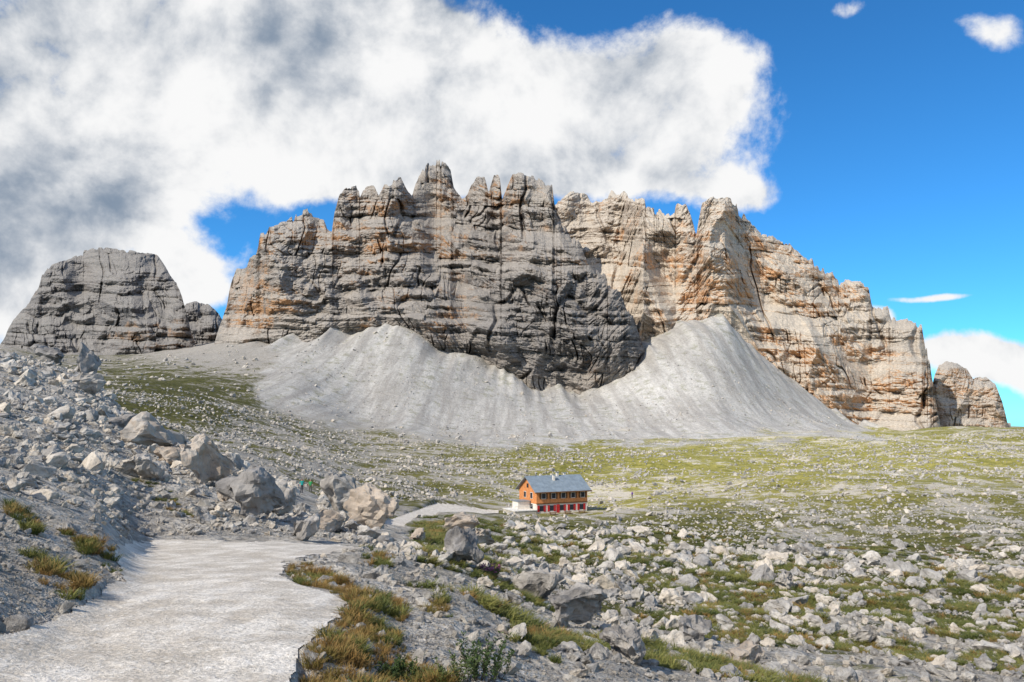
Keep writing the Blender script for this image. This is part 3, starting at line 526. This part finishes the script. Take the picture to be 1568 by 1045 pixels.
for i in range(5):
    x=1.2+i*2.45
    box(f'window_up_frame_{i}',x-.09,x+1.0,-.15,-.083,3.35,4.65,M_trim,hut); box(f'window_up_{i}',x,x+.91,-.18,-.153,3.45,4.55,M_dk,hut)
    for k,xx in enumerate((x-.55,x+1.02)): box(f'shutter_up_{i}_{k}',xx,xx+.44,-.14,-.083,3.35,4.65,M_wood,hut)
for i in range(5):
    x=.7+i*2.5; box(f'window_low_{i}',x,x+.95,-.06,-.003,.75,1.9,M_dk,hut)
    for k,xx in enumerate((x-.55,x+.98)): box(f'shutter_low_{i}_{k}',xx,xx+.5,-.08,-.003,.6,2.0,M_red,hut)
box('door',5.25-.4,5.25+.35,-.09,-.063,0,2.1,M_red,hut)
for i in range(2):
    for j in range(2):
        y=2.0+i*3.4; z=(.9,3.4)[j]; xx=-.003 if j==0 else -.083
        box(f'gable_frame_{i}_{j}',xx-.05,xx,y-.1,y+1.1,z-.1,z+1.3,M_trim,hut); box(f'gable_window_{i}_{j}',xx-.08,xx-.053,y,y+1.0,z,z+1.2,M_dk,hut)
box('gable_attic_window',-.14,-.083,4.05,4.95,5.6,6.5,M_dk,hut)
ter=bpy.data.objects.new('stone_terrace',None); COL.objects.link(ter); ter.location=hut.location; ter.rotation_euler=hut.rotation_euler
box('terrace_wall',-5.5,-.3,-.5,6,-1.5,1.0,M_stone,ter); box('terrace_coping',-5.6,-.2,-.6,6.1,1.003,1.12,M_trim,ter)
box('annex',-3.2,-.3,3.0,6,1.125,2.7,M_white,ter); box('annex_roof',-3.4,-.2,2.7,6.2,2.703,2.85,M_roof,ter)
for i in range(8):
    x=-5.5+i*.72; box(f'rail_post_{i}',x,x+.07,-.45,-.38,1.123,2.0,M_trim,ter)
box('rail_top',-5.5,-.3,-.46,-.37,2.003,2.08,M_trim,ter)
for i in range(3):
    x=1.6+i*3.6; box(f'table_{i}',x,x+1.7,-3.4,-2.7,.7,.76,M_wood,ter)
    for k,yy in enumerate((-3.9,-2.5)): box(f'bench_{i}_{k}',x,x+1.7,yy,yy+.3,.42,.47,M_wood,ter)
    for k,xx in enumerate((x+.2,x+1.4)): box(f'table_leg_{i}_{k}',xx,xx+.1,-3.1,-3.0,0,.697,M_wood,ter)

# ---------- hikers
def hiker(px,py,hint,shirt,pants,pack,face,seed):
    x,y,z=find(px,py,hint)
    J={'pel':(0,0,.95,.13),'spi':(0,0,1.15,.125),'che':(0,.0,1.35,.15),'nek':(0,0,1.50,.055),'hd':(0,-.02,1.62,.095),'top':(0,-.01,1.70,.075),
       'sl':(-.17,0,1.42,.06),'el':(-.27,.05,1.15,.045),'wl':(-.25,-.12,.95,.032),'hl':(-.25,-.17,.88,.035),'sr':(.17,0,1.42,.06),'er':(.27,.08,1.16,.045),'wr':(.27,-.05,.93,.032),'hr':(.27,-.09,.86,.035),
       'pl':(-.09,0,.88,.095),'kl':(-.10,-.14,.50,.062),'al':(-.10,.0,.09,.042),'tl':(-.10,-.16,.04,.038),'pr':(.09,0,.88,.095),'kr':(.10,.04,.49,.062),'ar':(.10,.22,.12,.042),'tr':(.10,.10,.03,.038)}
    E=[('pel','spi'),('spi','che'),('che','nek'),('nek','hd'),('hd','top'),('che','sl'),('sl','el'),('el','wl'),('wl','hl'),('che','sr'),('sr','er'),('er','wr'),('wr','hr'),('pel','pl'),('pl','kl'),('kl','al'),('al','tl'),('pel','pr'),('pr','kr'),('kr','ar'),('ar','tr')]
    ks=list(J); me=bpy.data.meshes.new('h'); me.from_pydata([J[k][:3] for k in ks],[(ks.index(a),ks.index(b)) for a,b in E],[])
    tmp=bpy.data.objects.new('tmp_h',me); COL.objects.link(tmp); md=tmp.modifiers.new('s','SKIN'); tmp.modifiers.new('ss','SUBSURF').levels=2
    if not me.skin_vertices:
        bpy.context.view_layer.objects.active=tmp; bpy.ops.mesh.customdata_skin_add()
    for i,k in enumerate(ks):
        sv=me.skin_vertices[0].data[i]; sv.radius=(J[k][3],J[k][3]*.8 if k in('che','spi','pel') else J[k][3]); sv.use_root=(k=='pel')
    dg=bpy.context.evaluated_depsgraph_get(); m2=bpy.data.meshes.new_from_object(tmp.evaluated_get(dg)); bpy.data.objects.remove(tmp)
    m2.materials.clear()
    for m in (M_skin,flatmat('shirt',shirt),flatmat('trousers',pants),M_boot,M_hair): m2.materials.append(m)
    for p in m2.polygons:
        c=p.center; a=0
        if c.z<.13: a=3
        elif c.z<.97 and abs(c.x)<.21: a=2
        elif c.z<1.47: a=1 if not (abs(c.x)>.2 and c.z<1.12) else 0
        elif c.z>1.66 or (c.z>1.56 and c.y>.03): a=4
        p.material_index=a; p.use_smooth=True
    e=bpy.data.objects.new('hiker',None); COL.objects.link(e); e.location=(x,y,z+.05); e.rotation_euler=(0,0,face)
    b=bpy.data.objects.new('body',m2); COL.objects.link(b); b.parent=e
    pm=make_rock('pack',seed,3,flatmat('pack',pack),1.0,0.02); pk=bpy.data.objects.new('backpack',pm); COL.objects.link(pk); pk.parent=e; pk.location=(0,.24,1.25); pk.scale=(.36,.30,.52)
M_skin=flatmat('skin',(0.45,0.27,0.19),0.6,0.05); M_boot=flatmat('boots',(0.05,0.04,0.035)); M_hair=flatmat('hair',(0.05,0.03,0.02))
hiker(968,762,205,(0.22,0.05,0.38),(0.03,0.03,0.08),(0.10,0.05,0.30),3.5,501)
hiker(462,757,105,(0.02,0.34,0.30),(0.06,0.06,0.07),(0.3,0.06,0.04),0.3,502)
hiker(475,757,105,(0.04,0.32,0.10),(0.10,0.09,0.07),(0.05,0.08,0.2),0.0,503)

# ---------- sun, sky
SUN=Vector((-0.56,-0.50,0.66)).normalized()
sl_=bpy.data.lights.new('sun','SUN'); sl_.energy=5.0; sl_.angle=math.radians(0.5); sl_.color=(1,0.93,0.82)
so=bpy.data.objects.new('sun',sl_); COL.objects.link(so); so.rotation_euler=(-SUN).to_track_quat('-Z','Y').to_euler()
wd=bpy.data.worlds.new('World'); SC.world=wd; wd.use_nodes=True; nt=wd.node_tree; nt.nodes.clear()
sky=nt.nodes.new('ShaderNodeTexSky'); sky.sky_type='NISHITA'; sky.sun_disc=False; sky.sun_elevation=math.asin(SUN.z); sky.sun_rotation=math.atan2(SUN.x,SUN.y); sky.altitude=2300; sky.dust_density=0.5; sky.ozone_density=1.5
hs=mixc(nt,1.0,sky.outputs[0],(0.32,1.02,1.52),'MULTIPLY')
dr=nd(nt,'ShaderNodeTexCoord').outputs['Generated']; sx=nd(nt,'ShaderNodeSeparateXYZ',{0:dr}); yy=ma(nt,'MAXIMUM',sx.outputs[1],0.04)
pl=nd(nt,'ShaderNodeCombineXYZ',{0:ma(nt,'DIVIDE',sx.outputs[0],yy),1:ma(nt,'DIVIDE',sx.outputs[2],yy),2:0.0}).outputs[0]
wn=nd(nt,'ShaderNodeTexNoise',{'Vector':dr,'Scale':4.0,'Detail':3.0}).outputs[1]
pw=vm(nt,'ADD',pl,vm(nt,'MULTIPLY',vm(nt,'SUBTRACT',wn,(.5,.5,.5)),(0.13,0.10,0)))
def blobs(lst):
    acc=None
    for (px,py,rx,ry,v) in lst:
        a,b=ray(px,py)
        q=vm(nt,'MULTIPLY',vm(nt,'SUBTRACT',pw,(a,b,0)),(F/rx,F/ry,0)); L=nd(nt,'ShaderNodeVectorMath',{0:q},operation='LENGTH').outputs['Value']
        m=mr(nt,L,0.0,1.0,v,0.0); acc=m if acc is None else ma(nt,'ADD',acc,m)
    return acc
cov=blobs([(80,120,420,400,1.3),(0,380,320,280,1.3),(330,60,380,300,1.3),(560,150,290,250,1.2),(720,120,290,250,1.1),(800,230,270,150,1.0),(930,180,260,190,1.1),(1070,270,200,105,.95),(1150,290,110,60,.55),(1060,80,180,130,.95),(1090,170,110,120,.7),(230,300,190,120,.7),(640,250,220,100,.8),(450,270,130,60,.35),
  (285,410,105,90,1.05),(325,455,60,50,.8),(1350,280,75,60,.6),(1530,45,90,55,.55),(1300,10,90,35,.5),(1460,446,150,12,.85),(1470,530,130,70,1.2),(1580,555,130,80,1.2),(1350,480,70,40,.9),(-400,200,500,500,1.2),(600,-300,900,250,.9)])
cov=ma(nt,'ADD',cov,mr(nt,sx.outputs[1],0.1,-0.3,0.0,0.55))  # unseen clouds behind the camera, added to neutralise blue ambient light
nz1=noi(nt,dr,6.0,10,0.62,0.15); nz2=noi(nt,vm(nt,'ADD',dr,(-0.018,0.0,0.028)),6.0,7,0.57,0.15); nzs=noi(nt,dr,6.0,7,0.57,0.15)
nz3=noi(nt,dr,2.6,3,0.5)
den=ma(nt,'ADD',ma(nt,'MINIMUM',cov,1.0),ma(nt,'MULTIPLY',ma(nt,'SUBTRACT',nz1,0.5),2.3))
al=mr(nt,den,0.34,0.72)
dk=blobs([(20,360,380,260,1.2),(-50,60,250,260,.5),(490,110,260,190,.8),(330,20,300,120,.6),(160,260,260,130,.4),(930,90,220,90,.4),(620,-20,400,70,.6),(960,260,180,70,.3),(750,240,180,60,.2)])
rel=ma(nt,'ADD',ma(nt,'MULTIPLY',ma(nt,'SUBTRACT',nzs,nz2),3.0),ma(nt,'MULTIPLY',ma(nt,'SUBTRACT',nz1,0.5),0.6))
br=ma(nt,'ADD',ma(nt,'SUBTRACT',0.98,ma(nt,'MULTIPLY',dk,0.60)),ma(nt,'ADD',rel,ma(nt,'MULTIPLY',ma(nt,'SUBTRACT',nz3,0.5),1.0)))
br=mr(nt,br,-0.1,1.15,0.0,1.0)
cc=mixc(nt,br,(0.24,0.31,0.41),(0.98,0.98,0.98))
b1=nd(nt,'ShaderNodeBackground',{0:hs,1:0.12}); b2=nd(nt,'ShaderNodeBackground',{0:cc,1:0.97})
mx=nd(nt,'ShaderNodeMixShader',{0:al,1:b1.outputs[0],2:b2.outputs[0]}); ow=nt.nodes.new('ShaderNodeOutputWorld'); nt.links.new(mx.outputs[0],ow.inputs[0])
wd.cycles.sampling_method='MANUAL'; wd.cycles.sample_map_resolution=512

cam=bpy.data.cameras.new('camera'); cam.sensor_width=36; cam.lens=F/1568*36; cam.clip_end=20000; cam.clip_start=0.1
co=bpy.data.objects.new('camera',cam); COL.objects.link(co); co.rotation_euler=(math.pi/2+P,0,0); SC.camera=co
SC.view_settings.view_transform='Standard'; SC.view_settings.look='None'; SC.view_settings.exposure=0
